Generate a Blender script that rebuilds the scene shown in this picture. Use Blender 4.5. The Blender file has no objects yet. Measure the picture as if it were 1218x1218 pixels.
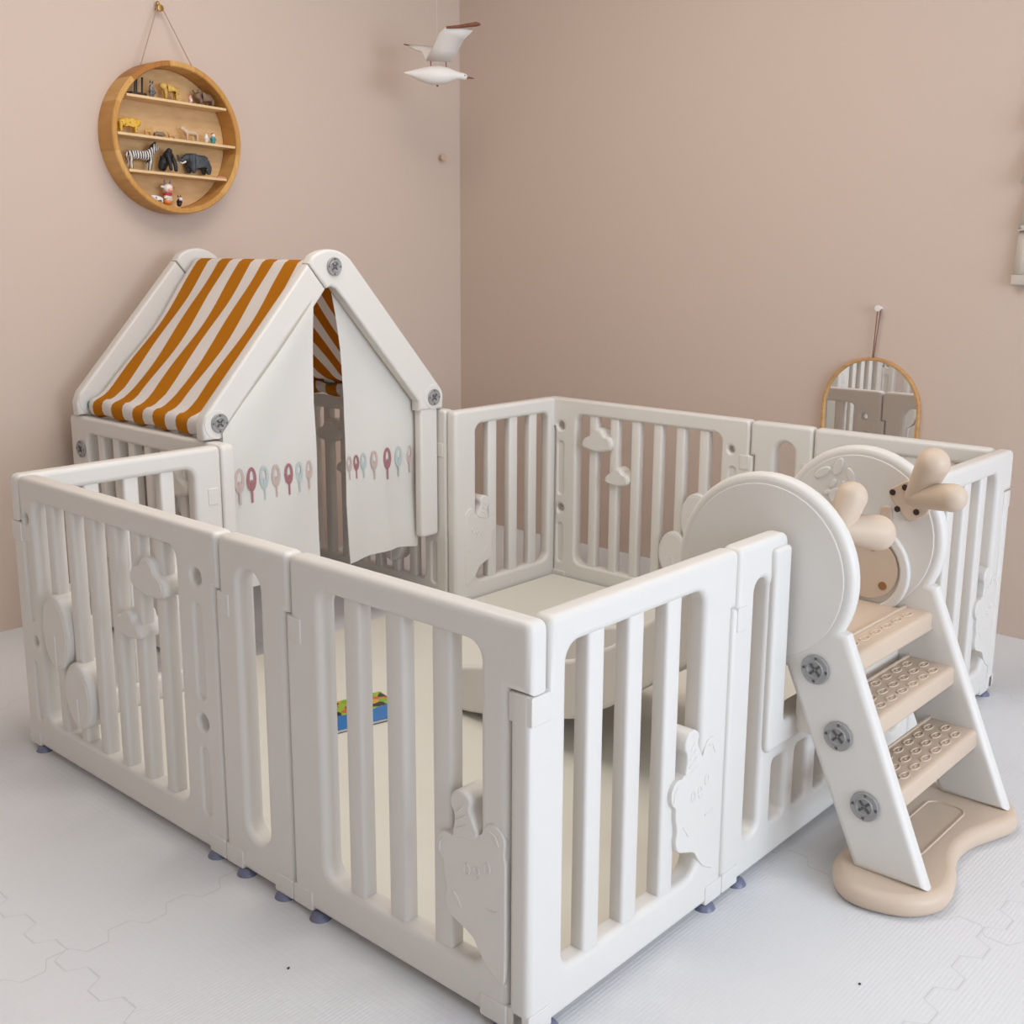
import bpy, bmesh, math, random
from mathutils import Matrix, Vector
random.seed(4)
C = bpy.context.scene.collection
PI = math.pi
V = Vector

# ------------------------------------------------------------------ helpers
def obj(name, me, mat=None, parent=None):
    o = bpy.data.objects.new(name, me)
    C.objects.link(o)
    if mat is not None:
        if not isinstance(mat, (list, tuple)): mat = [mat]
        if len(me.materials) == 0:
            for m in mat: me.materials.append(m)
    if parent is not None: o.parent = parent
    return o

def tag(o, label, cat, group=None):
    o['label'] = label; o['category'] = cat
    if group: o['group'] = group
    return o

def thing(name, label, cat, loc=(0, 0, 0), rotz=0, group=None):
    o = bpy.data.objects.new(name, None); C.objects.link(o)
    o.location = loc; o.rotation_euler = (0, 0, rotz); o.empty_display_size = .05
    return tag(o, label, cat, group)

def struct(name, me, mat):
    o = obj(name, me, mat); o['kind'] = 'structure'; return o

def smooth(me, ang=40):
    for p in me.polygons: p.use_smooth = True
    me.set_sharp_from_angle(angle=math.radians(ang))
    return me

def xf(me, M):
    me.transform(M); return me

def merge(*meshes):
    """joins meshes into ONE mesh (keeps polygon material indices)"""
    bm = bmesh.new()
    for m in meshes: bm.from_mesh(m)
    out = bpy.data.meshes.new('m'); bm.to_mesh(out); bm.free()
    return out

def setmat(me, i):
    for p in me.polygons: p.material_index = i
    return me

# plane maps: 2D (u,v) + thickness n (0..t)
UV_FRONT = Matrix(((1, 0, 0, 0), (0, 0, 1, 0), (0, 1, 0, 0), (0, 0, 0, 1)))   # u->x, v->z, n->y
UV_SIDE = Matrix(((0, 0, 1, 0), (1, 0, 0, 0), (0, 1, 0, 0), (0, 0, 0, 1)))    # u->y, v->z, n->x
UV_FLAT = Matrix.Identity(4)

def poly(loops, t, n0=0.0, bev=.004, seg=2, M=UV_FRONT):
    """extrudes a 2D outline with holes, edges rounded"""
    cu = bpy.data.curves.new('c', 'CURVE'); cu.dimensions = '2D'; cu.fill_mode = 'BOTH'
    bev = min(bev, t / 2 - 1e-5)
    cu.extrude = t / 2 - bev; cu.bevel_depth = bev; cu.bevel_resolution = seg; cu.offset = -bev
    for k, l in enumerate(loops):
        # outer loop ccw, holes cw
        A = sum(l[i][0] * l[(i + 1) % len(l)][1] - l[(i + 1) % len(l)][0] * l[i][1] for i in range(len(l)))
        if (A < 0) == (k == 0): l = list(reversed(l))
        s = cu.splines.new('POLY'); s.points.add(len(l) - 1)
        for p, q in zip(s.points, l): p.co = (q[0], q[1], 0, 1)
        s.use_cyclic_u = True
    o = bpy.data.objects.new('tmp', cu)
    me = bpy.data.meshes.new_from_object(o)
    bpy.data.objects.remove(o); bpy.data.curves.remove(cu)
    me.materials.clear()
    me.transform(Matrix.Translation((0, 0, t / 2 + n0)))
    me.transform(M)
    bm = bmesh.new(); bm.from_mesh(me)
    bmesh.ops.remove_doubles(bm, verts=bm.verts, dist=1e-5)
    bmesh.ops.recalc_face_normals(bm, faces=bm.faces)
    bm.to_mesh(me); bm.free()
    smooth(me)
    ax = M.to_3x3() @ V((0, 0, 1))
    for p in me.polygons:
        if abs(p.normal.dot(ax)) > .9995: p.use_smooth = False
    return me

def rr(u0, v0, u1, v1, r, n=6):
    r = min(r, abs(u1 - u0) / 2 - 1e-4, abs(v1 - v0) / 2 - 1e-4)
    P = []
    for cx, cy, a in ((u1 - r, v0 + r, -90), (u1 - r, v1 - r, 0), (u0 + r, v1 - r, 90), (u0 + r, v0 + r, 180)):
        for i in range(n + 1):
            t = math.radians(a + 90 * i / n); P.append((cx + r * math.cos(t), cy + r * math.sin(t)))
    return P

def ell(cx, cy, rx, ry, n=24, rot=0):
    P = []
    for i in range(n):
        t = 2 * PI * i / n; x = rx * math.cos(t); y = ry * math.sin(t)
        P.append((cx + x * math.cos(rot) - y * math.sin(rot), cy + x * math.sin(rot) + y * math.cos(rot)))
    return P

def cr(P, k=6):
    out = []; n = len(P)
    for i in range(n):
        a, b, c, d = P[i - 1], P[i], P[(i + 1) % n], P[(i + 2) % n]
        for j in range(k):
            t = j / k
            out.append(tuple(.5 * (2 * b[q] + (c[q] - a[q]) * t + (2 * a[q] - 5 * b[q] + 4 * c[q] - d[q]) * t * t
                                   + (3 * b[q] - a[q] - 3 * c[q] + d[q]) * t ** 3) for q in range(2)))
    return out

def roundpoly(P, r, n=5):
    """rounds the corners of a polygon; r scalar or list"""
    out = []; N = len(P)
    for i in range(N):
        p = V((*P[i], 0)); a = V((*P[i - 1], 0)); b = V((*P[(i + 1) % N], 0))
        ri = r[i] if isinstance(r, (list, tuple)) else r
        if ri <= 0: out.append(P[i]); continue
        da = (a - p); db = (b - p); d = min(ri, da.length * .49, db.length * .49)
        A = p + da.normalized() * d; B = p + db.normalized() * d
        for j in range(n + 1):
            t = j / n; q = A * (1 - t) ** 2 + p * 2 * t * (1 - t) + B * t * t
            out.append((q.x, q.y))
    return out

def box(x0, y0, z0, x1, y1, z1, bev=0.0, seg=2):
    bm = bmesh.new(); bmesh.ops.create_cube(bm, size=1)
    for v in bm.verts:
        v.co = V((x0 + (v.co.x + .5) * (x1 - x0), y0 + (v.co.y + .5) * (y1 - y0), z0 + (v.co.z + .5) * (z1 - z0)))
    if bev > 0: bmesh.ops.bevel(bm, geom=list(bm.edges), offset=bev, segments=seg, affect='EDGES', profile=.5)
    bmesh.ops.recalc_face_normals(bm, faces=bm.faces)
    me = bpy.data.meshes.new('m'); bm.to_mesh(me); bm.free()
    return smooth(me)

def tube(path, r, n=10, caps=True):
    """swept tube; r scalar or list"""
    P = [V(p) for p in path]; R = r if isinstance(r, (list, tuple)) else [r] * len(P)
    bm = bmesh.new(); rings = []; up = None
    for i, p in enumerate(P):
        t = (P[min(i + 1, len(P) - 1)] - P[max(i - 1, 0)]).normalized()
        if up is None:
            up = t.orthogonal().normalized()
        up = (up - t * up.dot(t)).normalized(); s = t.cross(up)
        rings.append([bm.verts.new(p + (up * math.cos(2 * PI * k / n) + s * math.sin(2 * PI * k / n)) * R[i]) for k in range(n)])
    for a, b in zip(rings, rings[1:]):
        for k in range(n): bm.faces.new((a[k], a[(k + 1) % n], b[(k + 1) % n], b[k]))
    if caps:
        bm.faces.new(rings[0]); bm.faces.new(rings[-1])
    bmesh.ops.recalc_face_normals(bm, faces=bm.faces)
    me = bpy.data.meshes.new('m'); bm.to_mesh(me); bm.free()
    return smooth(me)

def capsule(a, b, ra, rb, n=18):
    a = V(a); b = V(b); d = (b - a).normalized(); path = []; R = []
    for i in range(6):
        t = -PI / 2 + PI / 2 * i / 5 + 1e-3; path.append(a + d * ra * math.sin(t)); R.append(max(ra * math.cos(t), 1e-5))
    L = (b - a).length
    for k in (.33, .66): path.append(a + d * L * k); R.append(ra + (rb - ra) * k)
    for i in range(8):
        t = PI / 2 * i / 7 - 1e-3; path.append(b + d * rb * math.sin(t)); R.append(max(rb * math.cos(t), 1e-5))
    return tube(path, R, n)

def ball(c, rx, ry=None, rz=None, n=16):
    ry = rx if ry is None else ry; rz = rx if rz is None else rz
    bm = bmesh.new(); bmesh.ops.create_uvsphere(bm, u_segments=n, v_segments=max(6, n // 2), radius=1)
    for v in bm.verts: v.co = V((c[0] + v.co.x * rx, c[1] + v.co.y * ry, c[2] + v.co.z * rz))
    me = bpy.data.meshes.new('m'); bm.to_mesh(me); bm.free()
    return smooth(me)

def lathe(prof, M=Matrix.Identity(4), n=28):
    """prof: (r,z) pairs around z"""
    bm = bmesh.new(); rings = []
    for r, z in prof:
        rings.append([bm.verts.new((max(r, 1e-5) * math.cos(2 * PI * k / n), max(r, 1e-5) * math.sin(2 * PI * k / n), z)) for k in range(n)])
    for a, b in zip(rings, rings[1:]):
        for k in range(n): bm.faces.new((a[k], a[(k + 1) % n], b[(k + 1) % n], b[k]))
    bmesh.ops.remove_doubles(bm, verts=bm.verts, dist=2e-5)
    bmesh.ops.recalc_face_normals(bm, faces=bm.faces)
    me = bpy.data.meshes.new('m'); bm.to_mesh(me); bm.free(); me.transform(M)
    return smooth(me)

def skin(nodes, edges, sub=1, root=0):
    """one continuous surface grown over a skeleton: nodes (x,y,z,r)"""
    me = bpy.data.meshes.new('sk'); me.from_pydata([n[:3] for n in nodes], edges, [])
    o = bpy.data.objects.new('tmp', me); C.objects.link(o)
    o.modifiers.new('s', 'SKIN'); m = o.modifiers.new('d', 'SUBSURF'); m.levels = sub; m.render_levels = sub
    sv = me.skin_vertices[0].data
    for i, n in enumerate(nodes):
        r = n[3]; sv[i].radius = (r, r) if not isinstance(r, tuple) else r
        sv[i].use_root = (i == root)
    dg = bpy.context.evaluated_depsgraph_get(); dg.update()
    out = bpy.data.meshes.new_from_object(o.evaluated_get(dg))
    bpy.data.objects.remove(o); bpy.data.meshes.remove(me)
    return smooth(out, 60)

# ------------------------------------------------------------------ materials
def lin(r, g, b):
    f = lambda c: (c / 255 / 12.92) if c / 255 <= .04045 else ((c / 255 + .055) / 1.055) ** 2.4
    return (f(r), f(g), f(b), 1)

def mat(name, col, rough=.5, metal=0, spec=.5, coat=0):
    m = bpy.data.materials.new(name); m.use_nodes = True
    b = m.node_tree.nodes['Principled BSDF']
    b.inputs['Base Color'].default_value = col; b.inputs['Roughness'].default_value = rough
    b.inputs['Metallic'].default_value = metal; b.inputs['Specular IOR Level'].default_value = spec
    b.inputs['Coat Weight'].default_value = coat
    return m

def nodes(m): return m.node_tree.nodes, m.node_tree.links, m.node_tree.nodes['Principled BSDF']

def add_bump(m, scale, strength, dist=.002, kind='noise', stretch=(1, 1, 1), detail=2):
    N, L, b = nodes(m)
    tc = N.new('ShaderNodeTexCoord'); mp = N.new('ShaderNodeMapping'); mp.inputs['Scale'].default_value = stretch
    L.new(tc.outputs['Object'], mp.inputs['Vector'])
    t = N.new('ShaderNodeTexNoise'); t.inputs['Scale'].default_value = scale; t.inputs['Detail'].default_value = detail
    L.new(mp.outputs[0], t.inputs['Vector'])
    bp = N.new('ShaderNodeBump'); bp.inputs['Strength'].default_value = strength; bp.inputs['Distance'].default_value = dist
    L.new(t.outputs['Fac'], bp.inputs['Height']); L.new(bp.outputs[0], b.inputs['Normal'])
    return m

def mottled(m, c1, c2, scale, stretch=(1, 1, 1), detail=3, lo=.35, hi=.65):
    N, L, b = nodes(m)
    tc = N.new('ShaderNodeTexCoord'); mp = N.new('ShaderNodeMapping'); mp.inputs['Scale'].default_value = stretch
    L.new(tc.outputs['Object'], mp.inputs['Vector'])
    t = N.new('ShaderNodeTexNoise'); t.inputs['Scale'].default_value = scale; t.inputs['Detail'].default_value = detail
    L.new(mp.outputs[0], t.inputs['Vector'])
    r = N.new('ShaderNodeValToRGB'); r.color_ramp.elements[0].color = c1; r.color_ramp.elements[1].color = c2
    r.color_ramp.elements[0].position = lo; r.color_ramp.elements[1].position = hi
    L.new(t.outputs['Fac'], r.inputs['Fac']); L.new(r.outputs['Color'], b.inputs['Base Color'])
    return m

M_PLASTIC = add_bump(mat('white_plastic', lin(223, 218, 211), .38, spec=.4), 260, .05, .0006)
M_CREAM = mat('cream_plastic', lin(236, 228, 216), .4, spec=.4)
M_BEIGE = add_bump(mat('beige_plastic', lin(208, 187, 166), .42, spec=.4), 200, .06, .0006)
M_HOLE = mat('dark_hole', lin(60, 42, 34), .8)
M_BROWNHOLE = mat('brown_hole', lin(150, 105, 62), .8)
M_GREY = mat('grey_cap', lin(158, 156, 155), .45, metal=.25)
M_DGREY = mat('grey_cap_groove', lin(84, 82, 82), .6)
M_CUP = mat('suction_rubber', lin(112, 114, 136), .35)
M_TEAL = mat('teal_rod', lin(70, 135, 128), .5)
M_MAT = add_bump(mat('cream_mat', lin(226, 222, 210), .3, spec=.45), 60, .12, .001)
M_NAIL = mat('brass_nail', lin(176, 138, 80), .35, metal=.8)
M_PEG = mat('white_peg', lin(232, 226, 220), .5)
M_CORD = mat('jute_cord', lin(178, 150, 126), .9)
M_CORD2 = mat('brown_leather_cord', lin(128, 84, 66), .8)
M_MIRROR = mat('mirror_silver', (.92, .92, .92, 1), .01, metal=1)
M_BLACK = mat('black_paint', lin(32, 32, 34), .5)

def wood(name, c1, c2, stretch=(3, 3, 30), sc=4):
    return mottled(mat(name, c1, .45, spec=.35), c1, c2, sc, stretch, 4, .3, .7)
M_WOODA = wood('light_wood', lin(200, 150, 84), lin(216, 168, 100), (30, 3, 3))
M_WOODB = wood('honey_wood', lin(188, 134, 68), lin(204, 152, 84), (30, 3, 3))
M_WOODC = wood('dark_honey_wood', lin(160, 104, 46), lin(180, 122, 60), (30, 3, 3))
M_PLY = wood('plywood', lin(206, 164, 112), lin(222, 184, 134), (6, 3, 22), 3)
M_SHELF = wood('shelf_wood', lin(222, 188, 140), lin(232, 202, 158), (6, 3, 30), 3)
M_WALNUT = wood('walnut', lin(112, 66, 48), lin(140, 88, 66), (20, 20, 3), 5)
M_OAK = wood('oak_rim', lin(186, 140, 90), lin(204, 160, 108), (3, 3, 20), 5)

def fabric(name, col, transl=.25, bump=.25):
    m = mat(name, col, .9, spec=.1); add_bump(m, 700, bump, .0006)
    N, L, b = nodes(m)
    tr = N.new('ShaderNodeBsdfTranslucent'); tr.inputs['Color'].default_value = col
    mx = N.new('ShaderNodeMixShader'); mx.inputs[0].default_value = transl
    L.new(b.outputs[0], mx.inputs[1]); L.new(tr.outputs[0], mx.inputs[2])
    L.new(mx.outputs[0], N['Material Output'].inputs['Surface'])
    return m
M_OCHRE = fabric('ochre_canvas', lin(208, 134, 32), .32)
M_STRIPE = fabric('ivory_canvas', lin(246, 240, 235), .32)
M_CURTAIN = fabric('white_cotton', lin(240, 237, 230), .25, .15)
M_CANVAS = fabric('natural_canvas', lin(226, 216, 204), .2)
M_PR1 = mat('print_taupe', lin(196, 176, 168), .9)
M_PR2 = mat('print_plum', lin(164, 112, 116), .9)
M_PR3 = mat('print_sage', lin(184, 194, 192), .9)

def wall_mat():
    m = mat('pink_beige_wallpaper', lin(208, 188, 173), .85, spec=.2)
    return add_bump(m, 240, .10, .001, stretch=(1, 1, .35))
M_WALL = wall_mat()
M_CEIL = mat('ceiling_white', lin(245, 243, 240), .9)
M_WFRAME = mat('window_frame_white', lin(238, 236, 232), .5)

def floor_mat():
    """pale foam puzzle mats: ribbed surface, interlocking seams"""
    m = mat('foam_puzzle_mat', lin(222, 221, 221), .6, spec=.35)
    N, L, b = nodes(m)
    tc = N.new('ShaderNodeTexCoord'); sp = N.new('ShaderNodeSeparateXYZ'); L.new(tc.outputs['Object'], sp.inputs[0])
    def mth(op, a, bb=None, c=None):
        n = N.new('ShaderNodeMath'); n.operation = op
        for i, x in enumerate((a, bb, c)):
            if x is None: continue
            if isinstance(x, (int, float)): n.inputs[i].default_value = x
            else: L.new(x, n.inputs[i])
        return n.outputs[0]
    def seam(p, q, p0):
        s = mth('SINE', mth('MULTIPLY', q, 2 * PI / .105)); s = mth('MULTIPLY', s, 2.2)
        s = mth('MINIMUM', mth('MAXIMUM', s, -1.0), 1.0); s = mth('MULTIPLY', s, .014)
        d = mth('PINGPONG', mth('SUBTRACT', mth('ADD', p, s), p0), 1.055 / 1.0)
        # distance to nearest multiple of 1.055
        w = mth('FRACT', mth('ADD', mth('DIVIDE', mth('SUBTRACT', mth('ADD', p, s), p0), 1.055), .5))
        d = mth('MULTIPLY', mth('ABSOLUTE', mth('SUBTRACT', w, .5)), 1.055)
        return mth('SUBTRACT', 1.0, mth('MINIMUM', mth('DIVIDE', d, .0022), 1.0))
    sx = seam(sp.outputs['X'], sp.outputs['Y'], -.34); sy = seam(sp.outputs['Y'], sp.outputs['X'], .675)
    s = mth('MAXIMUM', sx, sy)
    # fine ribs along x with slight cross grain
    rib = mth('SINE', mth('MULTIPLY', sp.outputs['Y'], 2 * PI / .0068))
    rib2 = mth('SINE', mth('MULTIPLY', sp.outputs['X'], 2 * PI / .012))
    rr_ = mth('ADD', rib, mth('MULTIPLY', rib2, .35))
    h = mth('SUBTRACT', mth('MULTIPLY', rr_, .22), mth('MULTIPLY', s, 1.6))
    bp = N.new('ShaderNodeBump'); bp.inputs['Strength'].default_value = .35; bp.inputs['Distance'].default_value = .0012
    L.new(h, bp.inputs['Height']); L.new(bp.outputs[0], b.inputs['Normal'])
    mx = N.new('ShaderNodeMix'); mx.data_type = 'RGBA'
    mx.inputs[6].default_value = lin(222, 221, 221); mx.inputs[7].default_value = lin(192, 190, 190)
    L.new(mth('MULTIPLY', s, .55), mx.inputs[0]); L.new(mx.outputs[2], b.inputs['Base Color'])
    return m
M_FLOOR = floor_mat()

# ------------------------------------------------------------------ dimensions (metres)
W, NW, WC = .5119, .1948, .7626
A, B = 2 * W + WC, W + NW + WC
T, H = .038, .62
WX, WY, TILT = 2.1944, 2.2994, .01646

# ------------------------------------------------------------------ camera
f, pitch, roll, yaw = 1347.2927, .20622, .00495, .73519
fw = V((math.cos(pitch) * math.cos(yaw), math.cos(pitch) * math.sin(yaw), -math.sin(pitch)))
r0 = V((math.sin(yaw), -math.cos(yaw), 0)); u0 = r0.cross(fw)
rt = r0 * math.cos(roll) + u0 * math.sin(roll); up = -r0 * math.sin(roll) + u0 * math.cos(roll)
cd = bpy.data.cameras.new('camera'); cam = bpy.data.objects.new('camera', cd); C.objects.link(cam)
Mx = Matrix.Identity(4)
for i in range(3):
    Mx[i][0], Mx[i][1], Mx[i][2] = rt[i], up[i], -fw[i]
Mx.translation = V((-1.04852, -.91379, 1.09794)); cam.matrix_world = Mx
cd.sensor_width = 36; cd.sensor_fit = 'HORIZONTAL'; cd.lens = 36 * f / 1218
cd.shift_y = -34.16 / 1218; cd.clip_start = .02
bpy.context.scene.camera = cam

# ------------------------------------------------------------------ room shell
RT = Matrix.Translation((WX, WY, 0)) @ Matrix.Rotation(TILT, 4, 'Z')   # origin at the far room corner, -x along left wall, -y along right wall
X0, Y0, ZC = -5.4, -6.4, 2.55
struct('floor', xf(box(X0 - .1, Y0 - .1, -.04, .1, .1, 0), RT), M_FLOOR)
struct('ceiling', xf(box(X0 - .1, Y0 - .1, ZC, .1, .1, ZC + .05), RT), M_CEIL)
struct('wall_left', xf(box(X0, 0, 0, .1, .1, ZC), RT), M_WALL)
struct('wall_right', xf(box(0, Y0, 0, .1, 0, ZC), RT), M_WALL)
struct('wall_side', xf(box(X0 - .1, Y0, 0, X0, .1, ZC), RT), mat('cream_wall', lin(244, 230, 216), .9))
# wall behind the camera with a wide window opening
wx0, wx1, wz0, wz1 = -3.3, -.3, .6, 2.35
M_w = poly([[(X0, 0), (0.1, 0), (.1, ZC), (X0, ZC)], [(wx0, wz0), (wx1, wz0), (wx1, wz1), (wx0, wz1)]], .1, Y0 - .1, .0005, 0)
struct('wall_back', xf(M_w, RT), M_CEIL)
fr = poly([[(wx0, wz0), (wx1, wz0), (wx1, wz1), (wx0, wz1)]] +
          [rr(wx0 + .05 + k * (wx1 - wx0 - .05) / 3, wz0 + .05, wx0 + (k + 1) * (wx1 - wx0 - .05) / 3, wz1 - .05, .005) for k in range(3)], .05, Y0 - .075, .005)
struct('window_1', xf(fr, RT), M_WFRAME)

# ------------------------------------------------------------------ playpen panels
CUTV = .52
def frame_outline(w, ll, lu, rl, ru):
    P = [(ll, .012), (rl, .012), (rl, CUTV), (ru, CUTV), (ru, H), (lu, H), (lu, CUTV), (ll, CUTV)]
    R = [0, 0, 0, 0, .016, .016, 0, 0]
    Q = []; RR = []
    for i, (p, r) in enumerate(zip(P, R)):
        if Q and (abs(p[0] - Q[-1][0]) + abs(p[1] - Q[-1][1])) < 1e-4: continue
        Q.append(p); RR.append(r)
    return roundpoly(Q, RR, 4)

ENDS = {'s': ((-.010, .004), (-.012, .002)),      # straight joint
        'c': ((.0, .041), (-.0405, .0)),           # corner joint
        'f': ((.0, .0), (.0, .0))}                # free end
def ends(w, l, r):
    (ll, lu), (rl, ru) = ENDS[l][0], ENDS[r][1]
    return ll, lu, w + rl, w + ru

def bars(spec, v0, v1, root, m=M_PLASTIC, t=.027):
    for a, b in spec:
        obj('bar', box(a, (T - t) / 2, v0 - .006, b, (T + t) / 2, v1 + .006, .006, 3), m, root)

def feet(w, root, us=None):
    for u in (us or (.05, w - .05)):
        me = lathe([(0, .0115), (.009, .0105), (.014, .008), (.0175, .003), (.019, .0), (0, 0)], Matrix.Translation((u, .007, .0)), 20)
        obj('suction_cup', me, M_CUP, root)

def clips(w, l, r, root):
    """the bottom hinge clips and the little knuckle box under the top tab"""
    ll, lu, rl, ru = ends(w, l, r)
    obj('hinge_clip', poly([rr(rl - .05, .010, rl + .001, .045, .004)], T + .004, -.002, .002, 1), M_PLASTIC, root)
    obj('hinge_clip', poly([rr(ll + .0, .010, ll + .05, .045, .004)], T + .004, -.002, .002, 1), M_PLASTIC, root)
    k = poly([rr(ll + (.001 if l == 'c' else .012), CUTV - .043, ll + .042, CUTV - .001, .003)], T + .004, -.002, .002, 1)
    obj('hinge_knuckle', k, M_PLASTIC, root)

BEAR = [(.469, .078), (.471, .12), (.471, .20), (.471, .262), (.469, .272), (.4685, .282), (.470, .298), (.462, .311), (.449, .317), (.436, .313), (.428, .302), (.424, .292),
        (.412, .291), (.395, .288), (.380, .284), (.371, .277), (.366, .272), (.356, .274), (.344, .269), (.337, .257), (.337, .244), (.343, .233), (.350, .227), (.350, .212),
        (.354, .195), (.356, .182), (.353, .170), (.356, .155), (.366, .144), (.384, .137), (.408, .127), (.419, .112), (.436, .092), (.456, .080)]
HATP = [(.372, .276), (.375, .298), (.374, .312), (.368, .322), (.370, .338), (.382, .348), (.398, .346), (.407, .336), (.405, .322), (.414, .304), (.420, .292), (.413, .284), (.395, .278)]
def ringmesh(cx, cz, rx, rz, y, r=.0014):
    return tube([(cx + rx * math.cos(2 * PI * i / 14), y, cz + rz * math.sin(2 * PI * i / 14)) for i in range(15)], r, 6)
def bear(root, inside=False):
    t = T + .005
    b = obj('bear_relief', poly([cr(BEAR, 3)], t, -.0025, .0022, 3), M_PLASTIC, root)
    h = obj('party_hat', poly([cr(HATP, 3)], t + .005, -.005, .0030, 3), M_PLASTIC, b)
    y = T + .0026 if inside else -.0026
    for x, z in ((.398, .231), (.437, .247)): obj('eye', ringmesh(x, z, .0055, .0085, y), M_PLASTIC, b)
    obj('nose', ringmesh(.417, .236, .0050, .0050, y), M_PLASTIC, b)
    obj('mouth', tube([(.413, y, .2265), (.418, y, .2220), (.424, y, .2275)], .0013, 6), M_PLASTIC, b)
    obj('paw_line', tube([(.436, y, .184), (.447, y, .1835), (.457, y, .187)], .0013, 6), M_PLASTIC, b)
    obj('paw_line', tube([(.372, y, .186), (.380, y, .177), (.387, y, .166)], .0013, 6), M_PLASTIC, b)
    obj('ear_line', tube([(.343, y, .240), (.344, y, .254), (.352, y, .263)], .0014, 6), M_PLASTIC, b)
    obj('ear_line', tube([(.440, y, .306), (.452, y, .302), (.459, y, .288)], .0014, 6), M_PLASTIC, b)
    yy = T + .0052 if inside else -.0052
    for k in range(3):
        obj('hat_stripe', tube([(.379 + .002 * k, yy, .288 + k * .014), (.401 - k * .003, yy, .300 + k * .014)], .0013, 6), M_PLASTIC, b)

CLOUD = [(-.055, -.022), (-.060, -.004), (-.050, .014), (-.030, .018), (-.018, .034), (.004, .041), (.022, .032), (.031, .014), (.050, .004), (.060, -.014), (.052, -.028), (.0, -.036), (-.035, -.030)]
def clouds_trees(root):
    t = T + .014
    for cx, cz, s in ((.545, .498, 1.0), (.465, .391, .76)):
        P = cr([(cx + x * s, cz + z * s) for x, z in CLOUD], 4)
        c = obj('cloud_relief', poly([P], t, -.007, .006), M_PLASTIC, root)
        P2 = cr([(cx + x * s * .86, cz + z * s * .84) for x, z in CLOUD], 4)
        obj('cloud_face', poly([P2], t + .003, -.0085, .0012, 1), M_PLASTIC, c)
    for cx, cz, rx, rz in ((.168, .303, .056, .082), (.246, .184, .053, .072)):
        P = ell(cx, cz, rx, rz, 28)
        tr = obj('tree_relief', poly([P], t, -.007, .006), M_PLASTIC, root)
        P2 = ell(cx, cz, rx * .84, rz * .88, 28)
        obj('tree_crown_face', poly([P2], t + .003, -.0085, .0012, 1), M_PLASTIC, tr)
        obj('tree_trunk', merge(poly([rr(cx - .004, cz - rz * .95, cx + .004, cz - .005, .003)], t + .007, -.0105, .001, 1)), M_PLASTIC, tr)

def bear_panel(name, label, loc, rz, l='s', r='s', sx=1.0, inside=False, grp='bear playpen panels'):
    root = thing(name, label, 'playpen panel', loc, rz, grp)
    ll, lu, rl, ru = ends(W, l, r)
    fr = poly([frame_outline(W, ll, lu, rl, ru), rr(.077, .083, .420, .573, .026)], T, 0, .011, 4)
    obj('frame', fr, M_PLASTIC, root)
    bars([(.129, .167), (.223, .262), (.321, .360)], .078, .577, root)
    bear(root, inside); feet(W, root); clips(W, l, r, root)
    root.scale = (sx, 1, 1)
    return root

def cloud_panel(name, label, loc, rz, l='s', r='s', w=WC, grp='cloud playpen panels'):
    root = thing(name, label, 'playpen panel', loc, rz, grp)
    ll, lu, rl, ru = ends(w, l, r)
    ho = [ell(u, z, .0105 if u < .1 else .0140, .0105 if u < .1 else .0140, 24) for u in (.0625, w - .066) for z in (.530, .258)]
    fr = poly([frame_outline(w, ll, lu, rl, ru), rr(.0955, .080, w - .128, .573, .026)] + ho +
              [rr(u - .009, z0, u + .009, z1, .0089) for u in (.056, w - .066) for z0, z1 in ((.305, .478), (.078, .205))], T, 0, .008, 3)
    obj('frame', fr, M_PLASTIC, root)
    for u in (.056, w - .066):
        for z0, z1 in ((.305, .478), (.078, .205)):
            obj('groove', poly([rr(u - .014, z0 - .004, u + .014, z1 + .004, .0139)], T - .010, .005, .001, 1), M_PLASTIC, root)
    n = 6; L0, L1 = .0915, w - .128; g = .050; bw = (L1 - L0 - 7 * g) / 6
    bars([(L0 + g + k * (bw + g), L0 + g + k * (bw + g) + bw) for k in range(n)], .074, .577, root)
    clouds_trees(root); feet(w, root); clips(w, l, r, root)
    return root

def narrow_panel(name, label, loc, rz):
    root = thing(name, label, 'playpen panel', loc, rz, 'narrow playpen panels')
    ll, lu, rl, ru = ends(NW, 's', 's')
    obj('frame', poly([frame_outline(NW, ll, lu, rl, ru), rr(.057, .080, .119, .570, .030)], T, 0, .010, 4), M_PLASTIC, root)
    feet(NW, root, (.04, NW - .045)); clips(NW, 's', 's', root)
    return root

DL = .010   # the left side leans out a little towards its far corner
# left (shaded) side of the pen: from corner L to the near corner
cloud_panel('cloud_panel', 'white cloud and tree playpen panel at the far left, facing the open floor', (-DL * B, B, 0), -PI / 2 + DL, 'c', 's')
narrow_panel('narrow_panel', 'narrow one-slot playpen panel between the left cloud panel and the near bear panel', (-DL * (W + NW), W + NW, 0), -PI / 2 + DL)
bear_panel('bear_panel', 'largest bear playpen panel, on the shaded left side of the near corner', (-DL * W, W, 0), -PI / 2 + DL, 's', 'c')
# right (lit) front side
bear_panel('bear_panel', 'bright bear playpen panel right of the near corner, joined to the slide panel', (0, 0, 0), 0, 'c', 's')
bear_panel('bear_panel', 'bear playpen panel at the far right corner, behind the slide steps', (W + WC, 0, 0), 0, 's', 'c')
# far side along the right wall
bear_panel('bear_panel', 'playpen panel below the arched mirror, mostly behind the slide discs', (A, 0, 0), PI / 2, 'c', 's')
narrow_panel('narrow_panel', 'narrow one-slot playpen panel on the far side, between cloud panel and mirror', (A, W, 0), PI / 2)
cloud_panel('cloud_panel', 'cloud playpen panel along the right wall, left of the slide', (A, W + NW, 0), PI / 2, 's', 'c')
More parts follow.
